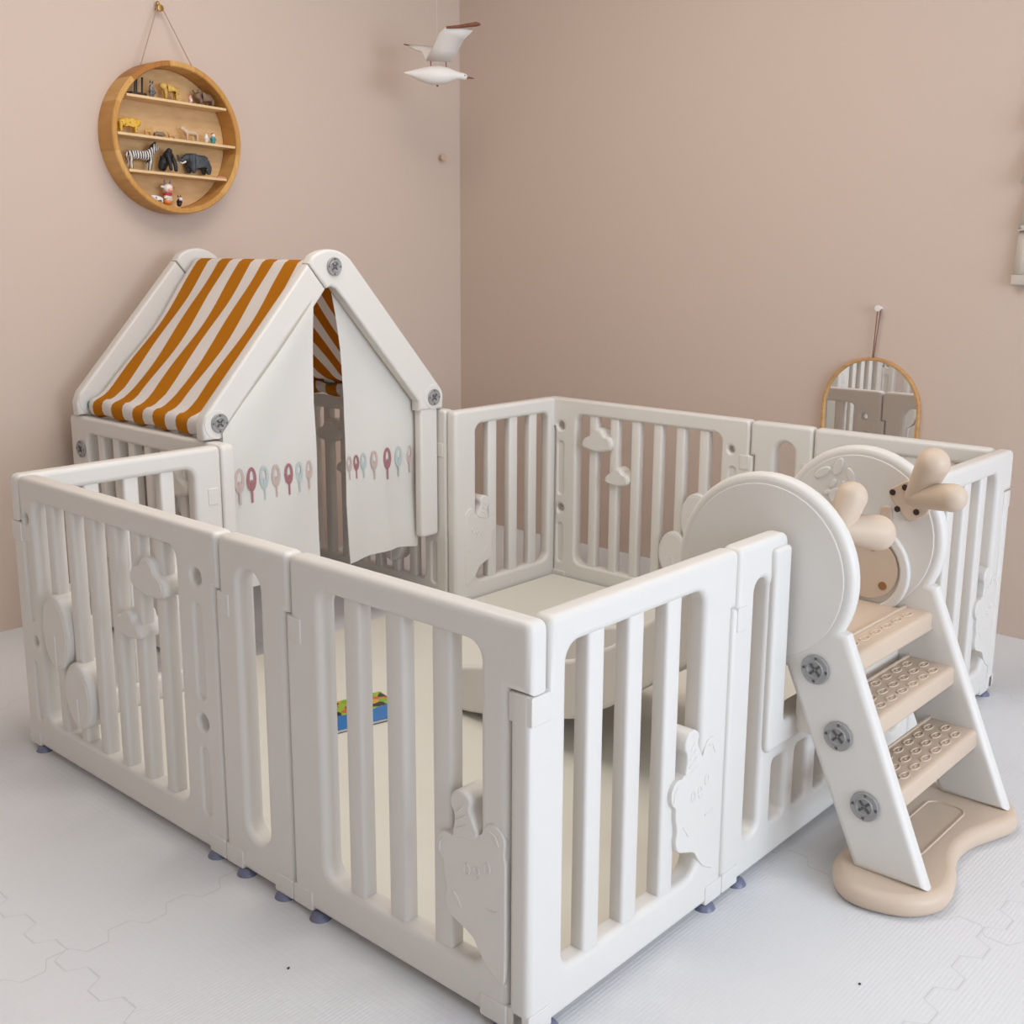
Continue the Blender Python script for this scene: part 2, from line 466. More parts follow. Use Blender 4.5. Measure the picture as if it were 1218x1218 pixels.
# side with the house
bear_panel('bear_panel', 'bear playpen panel right of the tent house, at the far inner corner', (A + .012, B, 0), PI, 'c', 'f', .988, True)
bear_panel('bear_panel', 'white playpen panel left of the tent house, behind the left cloud panel', (.488, B, 0), PI, 'f', 'c', (.488 + DL * B) / W, True)
# the three panels that wall in the house
cloud_panel('cloud_panel', 'playpen panel closing the left side of the tent house, with grey round cap', (.490, 1.432 + WC, 0), -PI / 2, 'f', 'f', WC, 'tent house walls')
cloud_panel('cloud_panel', 'shaded playpen panel inside the tent house, right of its doorway', (1.330, 1.471, 0), PI / 2, 'f', 'f', WC, 'tent house walls')
cloud_panel('cloud_panel', 'playpen panel at the back of the tent house, glimpsed under the awning hem', (1.290, 2.195, 0), PI, 'f', 'f', .760, 'tent house walls')

# ------------------------------------------------------------------ slide panel (the gap panel that carries the slide)
sp = thing('slide_panel', 'white playpen panel with tall slot and notch that holds the slide', 'playpen panel', (W, 0, 0))
nl, nr, nz = .165, WC - .165, .262
out = [(-.010, .012), (WC - .012, .012), (WC - .012, CUTV), (WC + .002, CUTV), (WC + .002, H), (nr, H), (nr, nz), (nl, nz), (nl, H), (.004, H), (.004, CUTV), (-.010, CUTV)]
rad = [0, 0, 0, 0, .016, .02, .02, .02, .02, .016, 0, 0]
slots = [rr(.058, .082, .104, .553, .02)] + [rr(WC - .104, .082, WC - .058, .553, .02)]
low = []
x = .150
while x < WC - .16:
    low.append(rr(x, .082, x + .046, .200, .01)); x += .0835
obj('frame', poly([roundpoly(out, rad, 4)] + slots + low, T, 0, .010, 3), M_PLASTIC, sp)
rim = [(.108, .225), (.145, .228), (WC - .145, .228), (WC - .108, .225), (WC - .108, .555), (WC - .106, .60), (nr - .004, .60), (nr, nz + .012), (nl, nz + .012), (nl - .004, .60), (.106, .60), (.108, .555)]
obj('notch_rim', poly([roundpoly(rim, [.02, .01, .01, .02, .01, .01, .01, .012, .012, .01, .01, .01], 4)], T + .014, -.010, .008, 3), M_PLASTIC, sp)
feet(WC, sp); clips(WC, 's', 's', sp)

# ------------------------------------------------------------------ foam mat inside the pen
pm = poly([rr(.045, .045, A - .045, 1.505, .01)], .030, .002, .006, 2, UV_FLAT)
# keep clear of the end posts of the house side walls
pm = poly([[(.046, .046), (A - .046, .046), (A - .046, 1.424), (1.285, 1.424), (1.285, 1.50), (.536, 1.50), (.536, 1.424), (.046, 1.424)]], .030, .002, .006, 2, UV_FLAT)
tag(obj('play_mat', pm, M_MAT), 'thick cream play mat covering the floor inside the playpen', 'mat')

# ------------------------------------------------------------------ grey pin caps with a cross
def pin_cap(M, parent, r=.0245):
    o = obj('pin_cap', lathe([(0, .0), (r, 0), (r, .003), (r * .93, .0045), (r * .84, .0035), (r * .62, .0035), (r * .55, .0055), (r * .45, .003), (0, .003)], M, 28), M_GREY, parent)
    ms = []
    for k in range(4):
        a = PI / 4 + k * PI / 2
        ms.append(xf(box(r * .08, -.0022, .003, r * .5, .0022, .0050, .0006, 1), M @ Matrix.Rotation(a, 4, 'Z')))
        ms.append(xf(box(r * .70, -.0016, .0036, r * .90, .0016, .0046, .0004, 1), M @ Matrix.Rotation(a + PI / 4, 4, 'Z')))
        ms.append(xf(box(r * .66, r * .30, .0034, r * .76, r * .42, .0042, .0003, 1), M @ Matrix.Rotation(a + .2, 4, 'Z')))
    obj('cap_cross', merge(*ms), M_DGREY, o)
    return o
def face_y(x, y, z): return Matrix.Translation((x, y, z)) @ Matrix.Rotation(PI / 2, 4, 'X')       # normal -> -y
def face_x(x, y, z): return Matrix.Translation((x, y, z)) @ Matrix.Rotation(-PI / 2, 4, 'Y')      # normal -> -x

# ------------------------------------------------------------------ tent house roof frame
XC = .895
house = thing('tent_house_frame', 'white gabled tent house frame with ochre striped canvas roof', 'tent house', (XC, 1.5, 0))
def gable(y0, t, caps):
    R = .104; zc = 1.088 - R; k = 1.12; cut = -.055
    aR = math.atan2(.667, .747)
    arc = [(R * math.cos(a), zc + R * math.sin(a)) for a in [aR + (PI - 2 * aR) * i / 14 for i in range(15)]]
    inn = lambda x: 1.003 - k * abs(x)
    outl = lambda x: 1.14 - k * abs(x)
    # right beam with the apex piece
    seam_o, seam_i = (-.0715, 1.052), (-.016, .986)
    arcR = [p for p in arc if p[0] > -.068]
    right = [(.411, .624), (.413, .660), (.402, .688)] + arcR + [seam_o, seam_i, (.0, .991), (.016, .985), (.034, .966), (.315, .652), (.315, .624)]
    left = [(-.411, .624), (-.315, .624), (-.315, .652), (-.034, .966), (-.019, .9845), (-.0745, 1.0495), (-.402, .688), (-.413, .66)]
    obj('beam', poly([right], t, y0, .007, 3), M_PLASTIC, house).location = (0, 0, 0)
    obj('beam', poly([left], t, y0, .007, 3), M_PLASTIC, house)
    for s in (-1, 1):
        x0, x1 = (.322, .392) if s > 0 else (-.362, -.292)
        obj('post', poly([rr(x0, .238, x1, .632, .012)], t - .006, y0 + .003, .008, 3), M_PLASTIC, house)
        obj('hinge_disc', poly([ell(s * .372, .661, .036, .036, 30)], .004, y0 - .0012, .001, 1), M_PLASTIC, house)
    if caps:
        for x, z in ((.010, 1.043), (-.366, .664), (.372, .660)):
            pin_cap(face_y(x, y0 - .001, z), house)
gable(-.005, .036, True)
gable(.625, .036, False)
pin_cap(face_x(.490 - XC - .001, 2.135 - 1.5, .526), house)
# rods
RODS = [(0, 1.042), (-.372, .652), (.372, .652)]
for x, z in RODS:
    obj('rod', xf(tube([(x, .03, z), (x, .63, z)], .013, 14), Matrix.Identity(4)), M_TEAL, house)
# canvas roof: a sling from ridge rod over to lower rod, stripes across its width
def canvas(sgn):
    prof = []
    prof.append((-.004, 1.0585)); prof.append((.014, 1.058))
    n = 22
    a = V((.028, 1.050)); b = V((.322, .706))
    for i in range(n + 1):
        t = i / n; p = a.lerp(b, t); sag = .009 * math.sin(PI * t)
        prof.append((p.x - sag * .7, p.y - sag * .65))
    prof += [(.338, .692), (.353, .681), (.366, .675), (.378, .673), (.387, .667), (.391, .656), (.390, .642), (.385, .630), (.374, .624), (.362, .629), (.354, .640), (.352, .654), (.357, .664)]
    y0, y1 = .036, .604
    edges = [0.0, .045]
    nst = 5; wO, wW = .098, .090
    tot = nst * wO + (nst - 1) * wW; e0 = (1 - tot) * .25
    ed = [0, e0]; cols = [1]
    for k in range(nst):
        ed.append(ed[-1] + wO); cols.append(0)
        if k < nst - 1: ed.append(ed[-1] + wW); cols.append(1)
    ed.append(1.0); cols.append(1)
    bm = bmesh.new(); rows = []
    sub = 3
    ys = []; cc = []
    for k in range(len(ed) - 1):
        for j in range(sub): ys.append(ed[k] + (ed[k + 1] - ed[k]) * j / sub); cc.append(cols[k])
    ys.append(1.0)
    for y in ys:
        Y = y1 + (y0 - y1) * y
        row = []
        for i, (px, pz) in enumerate(prof):
            w = .004 * math.sin(y * 17 + i * .35) * min(1, i / 8) * (1 if i < 25 else .5)
            row.append(bm.verts.new((sgn * (px + w * .7), Y, pz + w * .7 - (.003 * math.sin(y * 31) if i > 27 else 0))))
        rows.append(row)
    for a_, b_, c_ in zip(rows, rows[1:], cc):
        for i in range(len(prof) - 1):
            fc = bm.faces.new((a_[i], a_[i + 1], b_[i + 1], b_[i])); fc.material_index = c_
    bmesh.ops.recalc_face_normals(bm, faces=bm.faces)
    me = bpy.data.meshes.new('m'); bm.to_mesh(me); bm.free(); smooth(me, 80)
    o = obj('canvas_roof', me, [M_OCHRE, M_STRIPE], house)
    md = o.modifiers.new('thick', 'SOLIDIFY'); md.thickness = .0016; md.offset = 0
    return o
canvas(-1); canvas(1)

# ------------------------------------------------------------------ curtains
def curtain(name, label, left, right, top_fn, bot_fn, y, trees, zrow, seed):
    """left/right: x as function of z; grid cloth with soft folds; printed trees lie on the cloth (same mesh)"""
    rnd = random.Random(seed); ph = [rnd.uniform(0, 6) for _ in range(4)]
    def dep(u, v):
        return y - .006 * math.sin(u * 7 + ph[0] + v * 1.3) * (.35 + .65 * v) - .004 * math.sin(u * 15 + ph[1] - v * 2) * v - .003 * math.sin(v * 9 + u * 5 + ph[2])
    nu, nv = 30, 34
    bm = bmesh.new(); G = []
    def pt(u, v):
        # v 0 top .. 1 bottom
        x0 = None
        zt = lambda u: top_fn(u); zb = lambda u: bot_fn(u)
        z = zt(u) + (zb(u) - zt(u)) * v
        xl, xr = left(z), right(z)
        return V((xl + (xr - xl) * u, dep(u, v), z))
    for j in range(nv + 1):
        G.append([bm.verts.new(pt(i / nu, j / nv)) for i in range(nu + 1)])
    for j in range(nv):
        for i in range(nu): bm.faces.new((G[j][i], G[j + 1][i], G[j + 1][i + 1], G[j][i + 1]))
    # print
    for k, (u, w) in enumerate(trees):
        mi = (1, 2, 3)[k % 3]
        # find v for zrow
        z = zrow(u); v = (z - top_fn(u)) / (bot_fn(u) - top_fn(u)); c = pt(u, v)
        hh = .030 * w; ww = .0125 * w
        off = [0]
        def vert(dx, dz):
            return bm.verts.new((c.x + dx, c.y - .0022 - off[0], c.z + dz))
        N = 20
        o_ = [vert(ww * math.cos(2 * PI * i / N), .9 * hh * math.sin(2 * PI * i / N) * 1.0 + .006) for i in range(N)]
        i_ = [vert(ww * .42 * math.cos(2 * PI * i / N), .46 * hh * math.sin(2 * PI * i / N) * (1.25 if math.sin(2 * PI * i / N) > 0 else .9) + .008) for i in range(N)]
        for i in range(N):
            fc = bm.faces.new((o_[i], i_[i], i_[(i + 1) % N], o_[(i + 1) % N])); fc.material_index = mi
        off[0] = .0008
        q = [vert(-.0022 * w, -hh * 1.55), vert(.0022 * w, -hh * 1.55), vert(.0026 * w, .004), vert(-.0026 * w, .004)]
        fc = bm.faces.new(q); fc.material_index = mi
    me = bpy.data.meshes.new('m'); bm.to_mesh(me); bm.free(); smooth(me, 70)
    o = obj(name, me, [M_CURTAIN, M_PR1, M_PR2, M_PR3])
    return o
inn = lambda x: 1.003 + .012 - 1.12 * abs(x - XC)
def left_L(z): return max(.5315, min(XC - (1.015 - z) / 1.12, .84)) if z > .62 else .5315
def interp(z, T_):
    for (z0, x0), (z1, x1) in zip(T_, T_[1:]):
        if z >= z1: 
            t = max(0, min(1, (z0 - z) / (z0 - z1))); return x0 + (x1 - x0) * t
    return T_[-1][1]
def right_L(z): return interp(z, [(.96, .826), (.82, .820), (.687, .815), (.55, .821), (.41, .824), (.22, .826)])
o = curtain('doorway_curtain', '', lambda z: .5315, right_L, lambda u: .64 + (.958 - .64) * u ** 1.0, lambda u: .222 + .03 * u, 1.4815, [((x - .5315) / .290, 1.22 - .04 * k) for k, x in enumerate((.572, .607, .645, .682, .720, .755, .792))], lambda u: .507 - .004 * u, 5)
tag(o, 'white tree-print curtain on the left of the tent house doorway', 'curtain', 'doorway curtains')
def left_R(z): return interp(z, [(.985, .922), (.9, .938), (.808, .952), (.691, .961), (.572, .963), (.379, .959), (.279, .966), (.2, .974)])
def bot_R(u): return .200 + .016 * math.sin(min(1, u * 1.5) * PI * .5) - .012 * max(0, u - .7) / .3
o = curtain('doorway_curtain', '', left_R, lambda z: 1.232 + .004 * math.sin(z * 9), lambda u: .985 - (.985 - .645) * u, bot_R, 1.536, [((x - .962) / .270, w_) for x, w_ in ((.974, .85), (1.002, .85), (1.030, .9), (1.065, 1.05), (1.113, 1.2), (1.159, 1.15), (1.206, 1.05))], lambda u: .488 - .003 * u, 9)
tag(o, 'white tree-print curtain on the right of the tent house doorway, hem curling at the corner', 'curtain', 'doorway curtains')

# ------------------------------------------------------------------ slide
sl = thing('toddler_slide', 'white toddler slide with round sides, beige steps and antler handles', 'slide', (XC, -.05, 0))
SX0, SX1, ST = .692 - XC, 1.071 - XC, .032        # outer near face, inner far face
OY = -.05
def P_(L): return [(y - OY, z) for y, z in L]
cy, cz, R = .060, .535, .176
side = [(-.279, .040), (-.108, .452)]
a0, a1 = math.radians(-153), math.radians(-109 - 360)
for i in range(49):
    a = a0 + (a1 - a0) * i / 48; side.append((cy + R * math.cos(a), cz + R * math.sin(a)))
side += [(-.001, .359), (-.148, .036)]
for x in (SX0, SX1):
    obj('side_panel', poly([P_(side)], ST, x, .012, 4, UV_SIDE), M_PLASTIC, sl)
# flat round face on the outside of the near panel, inside of the far one
for x0, t in ((SX0 - .0025, .004), (SX1 - .0025, .004)):
    obj('round_face', poly([P_(ell(cy, cz, .158, .158, 48))], t, x0, .0015, 1, UV_SIDE), M_PLASTIC, sl)
# chute
chs = [(.14, .54), (.22, .46), (.30, .385), (.40, .305), (.50, .250), (.65, .196), (.83, .150), (.865, .135), (.875, .10), (.870, .040), (.80, .046), (.64, .075), (.494, .119), (.40, .173), (.30, .250), (.217, .312), (.10, .37), (.06, .40)]
for x in (SX0 + ST - .024, SX1 - .002):
    obj('chute_side', poly([P_(chs)], .026, x, .008, 3, UV_SIDE), M_PLASTIC, sl)
bed = [(-.02, .395), (.08, .395), (.17, .368), (.30, .272), (.40, .198), (.494, .146), (.64, .103), (.80, .072), (.872, .066)]
bedp = bed + [(y, z - .022) for y, z in reversed(bed)]
obj('chute_bed', poly([P_(bedp)], SX1 - SX0 - ST + .002, SX0 + ST - .001, .003, 1, UV_SIDE), M_PLASTIC, sl)
# steps
def emboss(x0, x1, y0, y1, z, nx, ny):
    ms = []
    for j in range(ny):
        for i in range(nx):
            ox = .5 if j % 2 else 0
            u = (i + .3 + ox * .8) / (nx + .2)
            if u > .97: continue
            cx = x0 + (x1 - x0) * u; cyy = y0 + (y1 - y0) * (j + .5) / ny
            ms.append(tube([(cx + .0155 * math.cos(2 * PI * k / 12), cyy + .0070 * math.sin(2 * PI * k / 12), z) for k in range(13)], .0017, 5))
            ms.append(ball((cx, cyy, z), .004, .0024, .0014, 8))
    return ms
xs0, xs1 = SX0 + ST - .004, SX1 + .004
for zt, yf, yb, n in ((.402, -.106, -.052, 1), (.303, -.157, -.066, 3), (.187, -.210, -.118, 3)):
    yf -= OY; yb -= OY
    prof = roundpoly([(yf, zt - .004), (yf - .002, zt - .036), (yf + .01, zt - .04), (yb, zt - .03), (yb, zt), (yf + .006, zt)], [.003, .006, .004, .004, .006, .004], 3)
    me = poly([prof], xs1 - xs0, xs0, .002, 1, UV_SIDE)
    parts = [me, box(xs0, yb - .003, zt - .004, xs1, yb + .002, zt + .004, .0015, 1)] + emboss(xs0 + .01, xs1 - .012, yf + .010, yb - .004, zt + .0006, 7, n)
    obj('step', merge(*parts), M_BEIGE, sl)
obj('platform', box(xs0, -.050 - OY, .372, xs1, .075 - OY, .3985, .003), M_BEIGE, sl)
obj('brace', box(xs0, -.046 - OY, .238, xs1, -.004 - OY + .0, .372, .01), M_CREAM, sl)
# base foot
bs = [(-.257, -.152), (-.264, -.205), (-.238, -.268), (-.180, -.303), (-.110, -.295), (-.050, -.272), (.0, -.262), (.060, -.266), (.120, -.286), (.180, -.300), (.238, -.268), (.262, -.205), (.252, -.150), (.205, -.112), (.12, -.098), (0, -.094), (-.12, -.098), (-.205, -.112)]
base = poly([cr([(x, y - OY) for x, y in bs], 5)], .040, .0, .018, 4, UV_FLAT)
fo = obj('base_foot', base, M_BEIGE, sl)
obj('raised_line', tube([(*p, .0402) for p in [(x, y) for x, y in rr(-.10, -.222 - OY, .13, -.150 - OY, .022)] + [rr(-.10, -.222 - OY, .13, -.150 - OY, .022)[0]]], .0022, 6), M_BEIGE, fo)
# pin caps on the near stringer
for y, z in ((-.056, .379), (-.106, .270), (-.163, .158)):
    pin_cap(face_x(SX0 - .0012, y - OY, z), sl, .0262)
# antler handles with mounting plates
def handle(plate, holes, tips, xface, facing, root_p):
    pl = obj('antler_handle', merge(poly([plate], .012, xface - (.010 if facing < 0 else .002), .003, 2, UV_SIDE),
             *[capsule(root_p, t, .024, r_) for t, r_ in tips]), M_BEIGE, sl)
    for y, z in holes:
        me = lathe([(0, .0008), (.0062, .0008), (.0062, 0), (0, 0)], (face_x if facing < 0 else (lambda a, b, c: Matrix.Translation((a, b, c)) @ Matrix.Rotation(PI / 2, 4, 'Y')))(xface + (-.0104 if facing < 0 else .0104), y, z), 14)
        obj('screw_hole', me, M_HOLE, pl)
xf_ = SX1
plate = roundpoly(P_([(.003, .631), (-.045, .662), (-.092, .603), (-.048, .572)]), .016, 4)
handle(plate, P_([(-.012, .630), (-.036, .643), (-.024, .598), (-.062, .598)]), [((1.020 - XC, -.103 - OY, .704), .031), ((1.000 - XC, -.152 - OY, .650), .0265)], xf_, -1, (1.040 - XC, -.071 - OY, .635))
xn_ = SX0 + ST
plate2 = roundpoly(P_([(.003, .631), (-.045, .662), (-.092, .603), (-.048, .572)]), .016, 4)
handle(plate2, P_([(-.012, .630), (-.062, .598)]), [((.765 - XC, -.066 - OY, .676), .0275), ((.800 - XC, -.101 - OY, .612), .032)], xn_, 1, (.745 - XC, -.055 - OY, .622))
# round mount with raised white ring on the far side panel
ring = poly([P_(ell(.040, .465, .098, .098, 40)), P_(ell(.040, .465, .078, .078, 40))], .014, SX1 - .0115, .005, 2, UV_SIDE)
obj('mount_ring', ring, M_PLASTIC, sl)
mp = obj('round_mount', merge(poly([P_(ell(.030, .468, .064, .064, 40))], .012, SX1 - .009, .003, 2, UV_SIDE), poly([P_(rr(-.012, .52, .012, .60, .01))], .010, SX1 - .008, .003, 2, UV_SIDE)), M_BEIGE, sl)
for y, z in ((.020, .513), (-.005, .437)):
    obj('screw_hole', lathe([(0, .0008), (.0085, .0008), (.0085, 0), (0, 0)], face_x(SX1 - .0092, y - OY, z), 16), M_BROWNHOLE, mp)
# raised paw-like petals on the far disc
for y, z, a, s in ((.142, .648, .95, 1), (.108, .664, .35, 1), (.080, .648, -.4, .9), (.118, .628, .6, .55), (.095, .627, .1, .5), (.128, .608, 1.2, .5)):
    obj('petal_relief', poly([P_(ell(y, z, .008 * s + .001, .020 * s, 16, a))], .006, SX1 - .0055, .0025, 2, UV_SIDE), M_PLASTIC, sl)
obj('paw_relief', poly([P_(ell(.100, .600, .026, .020, 20, .4))], .006, SX1 - .0055, .0025, 2, UV_SIDE), M_PLASTIC, sl)

# ------------------------------------------------------------------ picture book on the mat
def book():
    root = thing('picture_book', 'colourful thin picture book lying flat on the cream mat', 'book', (.655, 1.054, .0322), math.atan2(-.24, .97))
    # local: x to the right (0 = right edge), y 0 top edge .. -.15 bottom
    w, h, t = .20, .15, .008
    obj('pages', box(-w + .002, -h + .002, .001, -.002, -.002, t - .001), M_PEG, root)
    m = mat('book_cover', lin(40, 110, 180), .35)
    N, L, b = nodes(m)
    tc = N.new('ShaderNodeTexCoord')
    vo = N.new('ShaderNodeTexVoronoi'); vo.inputs['Scale'].default_value = 52; L.new(tc.outputs['Object'], vo.inputs['Vector'])
    sp_ = N.new('ShaderNodeSeparateColor'); L.new(vo.outputs['Color'], sp_.inputs[0])
    r = N.new('ShaderNodeValToRGB'); r.color_ramp.interpolation = 'CONSTANT'
    e = r.color_ramp.elements
    cols = [lin(150, 178, 40), lin(36, 32, 34), lin(232, 228, 220), lin(196, 92, 34), lin(176, 28, 44), lin(126, 168, 44), lin(214, 160, 60)]
    e[0].position = 0; e[0].color = cols[0]; e[1].position = .3; e[1].color = cols[1]
    for k, c in zip((.42, .54, .68, .78, .92), cols[2:]):
        q = e.new(k); q.color = c
    L.new(sp_.outputs[0], r.inputs['Fac'])
    sy = N.new('ShaderNodeSeparateXYZ'); L.new(tc.outputs['Object'], sy.inputs[0])
    nz = N.new('ShaderNodeTexNoise'); nz.inputs['Scale'].default_value = 18; L.new(tc.outputs['Object'], nz.inputs['Vector'])
    ad = N.new('ShaderNodeMath'); ad.operation = 'MULTIPLY_ADD'; L.new(nz.outputs['Fac'], ad.inputs[0]); ad.inputs[1].default_value = .05; L.new(sy.outputs['Y'], ad.inputs[2])
    lt = N.new('ShaderNodeMath'); lt.operation = 'LESS_THAN'; L.new(ad.outputs[0], lt.inputs[0]); lt.inputs[1].default_value = -.060
    mx = N.new('ShaderNodeMix'); mx.data_type = 'RGBA'; L.new(lt.outputs[0], mx.inputs[0]); L.new(r.outputs['Color'], mx.inputs[6]); mx.inputs[7].default_value = lin(34, 112, 182)
    L.new(mx.outputs[2], b.inputs['Base Color'])
    obj('front_cover', box(-w, -h, t - .001, 0, 0, t + .001, .0006, 1), m, root)
    obj('back_cover', box(-w, -h, 0, 0, 0, .001, .0004, 1), mat('book_back', lin(30, 34, 60), .4), root)
book()

# ------------------------------------------------------------------ round wall shelf
def wallM(xw, z, tilt=0):   # on the left wall: local x along wall, -y out of the wall
    return Matrix.Translation((xw, WY + (xw - WX) * math.tan(TILT), z)) @ Matrix.Rotation(TILT, 4, 'Z') @ Matrix.Rotation(tilt, 4, 'Y')
SH = wallM(.900, 1.410, math.radians(2.2))
shelf = thing('round_wall_shelf', 'round honey wood shelf hanging by a cord on the left wall', 'shelf')
shelf.matrix_world = SH
def stave_ring():
    bm = bmesh.new(); n = 96; Ro, Ri, d = .220, .203, .080
    rnd = random.Random(11); tone = []
    k = 0
    while k < n:
        L = rnd.choice((5, 6, 8, 10)); c = rnd.choice((0, 0, 1, 1, 1, 2)); tone += [c] * L; k += L
    bev = .003
    prof = [(Ro, 0), (Ro, -d + bev), (Ro - bev, -d), (Ri + bev, -d), (Ri, -d + bev), (Ri, 0)]
    rings = [[bm.verts.new((r * math.cos(2 * PI * k / n), y, r * math.sin(2 * PI * k / n))) for r, y in prof] for k in range(n)]
    for k in range(n):
        a, b = rings[k], rings[(k + 1) % n]
        for i in range(len(prof)):
            fc = bm.faces.new((a[i], a[(i + 1) % len(prof)], b[(i + 1) % len(prof)], b[i])); fc.material_index = tone[k]
    bmesh.ops.recalc_face_normals(bm, faces=bm.faces)
    me = bpy.data.meshes.new('m'); bm.to_mesh(me); bm.free(); return smooth(me, 35)
obj('rim', stave_ring(), [M_WOODA, M_WOODB, M_WOODC], shelf)
obj('back_board', poly([ell(0, 0, .2025, .2025, 64)], .006, -.009, .001, 1), M_PLY, shelf)
SZ = (.108, -.002, -.103)
for z in SZ:
    hw = math.sqrt(.202 ** 2 - (abs(z) if z > 0 else abs(z - .008)) ** 2) - .001
    obj('shelf_board', box(-hw, -.076, z - .008, hw, -.009, z, .001, 1), M_SHELF, shelf)
cl = [(-.030, .371), (-.103, .198)], [(-.010, .371), (.078, .206)]
for (a, b) in cl:
    obj('hanging_cord', tube([(a[0], -.020, a[1]), (b[0], -.045, b[1])], .0016, 6), M_CORD, shelf)
nail = obj('picture_hook', merge(lathe([(0, .0), (.004, 0), (.004, .02), (.010, .022), (.010, .027), (0, .030)], Matrix.Rotation(PI / 2, 4, 'X'), 14), ball((0, -.012, .014), .006, .005, .008, 10)), M_NAIL)
nail.matrix_world = wallM(.893, 1.782)
tag(nail, 'small brass hook holding the cord of the round shelf', 'hook')

# --- figurines standing on the shelves
def quad(L, Hh, br, legr, neck, head, tail=None, ears=None, horn=None, trunk=None, spread=.6):
    """one continuous four-legged body facing +x. origin under body centre. L body length, Hh shoulder height"""
    N = []; E = []
    def nd(x, y, z, r, to=None):
        N.append((x, y, z, r)); i = len(N) - 1
        if to is not None: E.append((to, i))
        return i
    zb = Hh - br
    m = nd(0, 0, zb, br)
    fr_ = nd(L * .40, 0, zb + br * .06, br * .92, m); bk = nd(-L * .40, 0, zb + br * .04, br * .90, m)
    for x, o in ((L * .38, fr_), (-L * .40, bk)):
        for s in (-1, 1):
            w = br * spread * s
            k1 = nd(x, w, zb - br * .55, legr * 1.7, o)
            k2 = nd(x + (L * .015 if x > 0 else -L * .03), w * 1.02, zb * .45, legr * 1.15, k1)
            nd(x + (0 if x > 0 else .0), w * 1.02, legr * .8, legr, k2)
    n1 = nd(L * .40 + neck[0] * .5, 0, zb + br * .3 + neck[1] * .5, neck[2] * 1.15, fr_)
    n2 = nd(L * .40 + neck[0], 0, zb + br * .3 + neck[1], head[2], n1)
    h = nd(N[n2][0] + head[0], 0, N[n2][2] + head[1], head[3], n2)
    if trunk:
        p = h
        for dx, dz, r in trunk: p = nd(N[p][0] + dx, 0, N[p][2] + dz, r, p)
    if tail:
        p = nd(-L * .5, 0, zb + br * .5, tail[2] * 1.3, bk)
        nd(-L * .5 - tail[0], 0, zb + br * .5 - tail[1], tail[2], p)
    if ears:
        for s in (-1, 1):
            nd(N[n2][0] + ears[0], s * ears[1], N[n2][2] + ears[2], ears[3], n2)
    if horn:
        for s in (-1, 1):
            p = nd(N[n2][0], s * head[2] * .8, N[n2][2] + head[2] * .7, horn[2] * 1.3, n2)
            nd(N[n2][0] + horn[0], s * (head[2] * .8 + horn[3]), N[n2][2] + horn[1], horn[2], p)
    return skin(N, E, 1), N, n2, h

def put(me, name, label, cat, m, x, z, yaw=0, y=-.042, grp='animal figurines in the round shelf'):
    o = obj(name, me, m); o.matrix_world = SH @ Matrix.Translation((x, y, z + .0003)) @ Matrix.Rotation(yaw, 4, 'Z')
    return tag(o, label, cat, grp)

def stripes(name, c1, c2, sc):
    m = mat(name, c1, .5); N, L, b = nodes(m)
    tc = N.new('ShaderNodeTexCoord'); w = N.new('ShaderNodeTexWave'); w.inputs['Scale'].default_value = sc; w.inputs['Distortion'].default_value = 3.0
    w.inputs['Detail'].default_value = 1; L.new(tc.outputs['Object'], w.inputs['Vector'])
    r = N.new('ShaderNodeValToRGB'); r.color_ramp.interpolation = 'CONSTANT'; r.color_ramp.elements[0].color = c2; r.color_ramp.elements[1].color = c1; r.color_ramp.elements[1].position = .48
    L.new(w.outputs['Fac'], r.inputs['Fac']); L.new(r.outputs['Color'], b.inputs['Base Color']); return m
def spots(name, c1, c2, sc):
    m = mat(name, c1, .5); N, L, b = nodes(m)
    tc = N.new('ShaderNodeTexCoord'); w = N.new('ShaderNodeTexVoronoi'); w.inputs['Scale'].default_value = sc; L.new(tc.outputs['Object'], w.inputs['Vector'])
    r = N.new('ShaderNodeValToRGB'); r.color_ramp.elements[0].color = c2; r.color_ramp.elements[1].color = c1; r.color_ramp.elements[0].position = .18; r.color_ramp.elements[1].position = .26
    L.new(w.outputs['Distance'], r.inputs['Fac']); L.new(r.outputs['Color'], b.inputs['Base Color']); return m

# third shelf: zebra, gorilla, elephant
z3 = SZ[2]
me, N, n2, h = quad(.078, .060, .0155, .0036, (.018, .024, .0085), (.015, -.006, .0085, .0062), (.010, .026, .0022), (-.002, .005, .010, .0018))
zb = put(me, 'zebra_figurine', 'striped zebra figurine beside the gorilla on the lowest board', 'figurine', stripes('zebra_coat', lin(226, 220, 214), lin(40, 36, 38), 40), -.112, z3)
obj('mane', merge(tube([(.028, 0, .060), (.040, 0, .076), (.052, 0, .086)], [.003, .004, .003], 8)), M_BLACK, zb)
def gorilla():
    N = [(0, 0, .030, .014), (.004, 0, .046, .0125), (.010, 0, .058, .0085), (.014, 0, .064, .0075),
         (.012, -.014, .044, .0065), (.018, -.017, .024, .0058), (.020, -.016, .005, .0055), (.012, .014, .044, .0065), (.020, .017, .024, .0058), (.022, .016, .005, .0055),
         (-.010, -.010, .018, .0085), (-.010, -.012, .005, .006), (-.010, .010, .018, .0085), (-.010, .012, .005, .006)]
    E = [(0, 1), (1, 2), (2, 3), (1, 4), (4, 5), (5, 6), (1, 7), (7, 8), (8, 9), (0, 10), (10, 11), (0, 12), (12, 13)]
    return skin(N, E, 1)
put(xf(gorilla(), Matrix.Scale(1.14, 4)), 'gorilla_figurine', 'black gorilla figurine leaning on its knuckles between zebra and elephant', 'figurine', M_BLACK, -.026, z3, -.9)
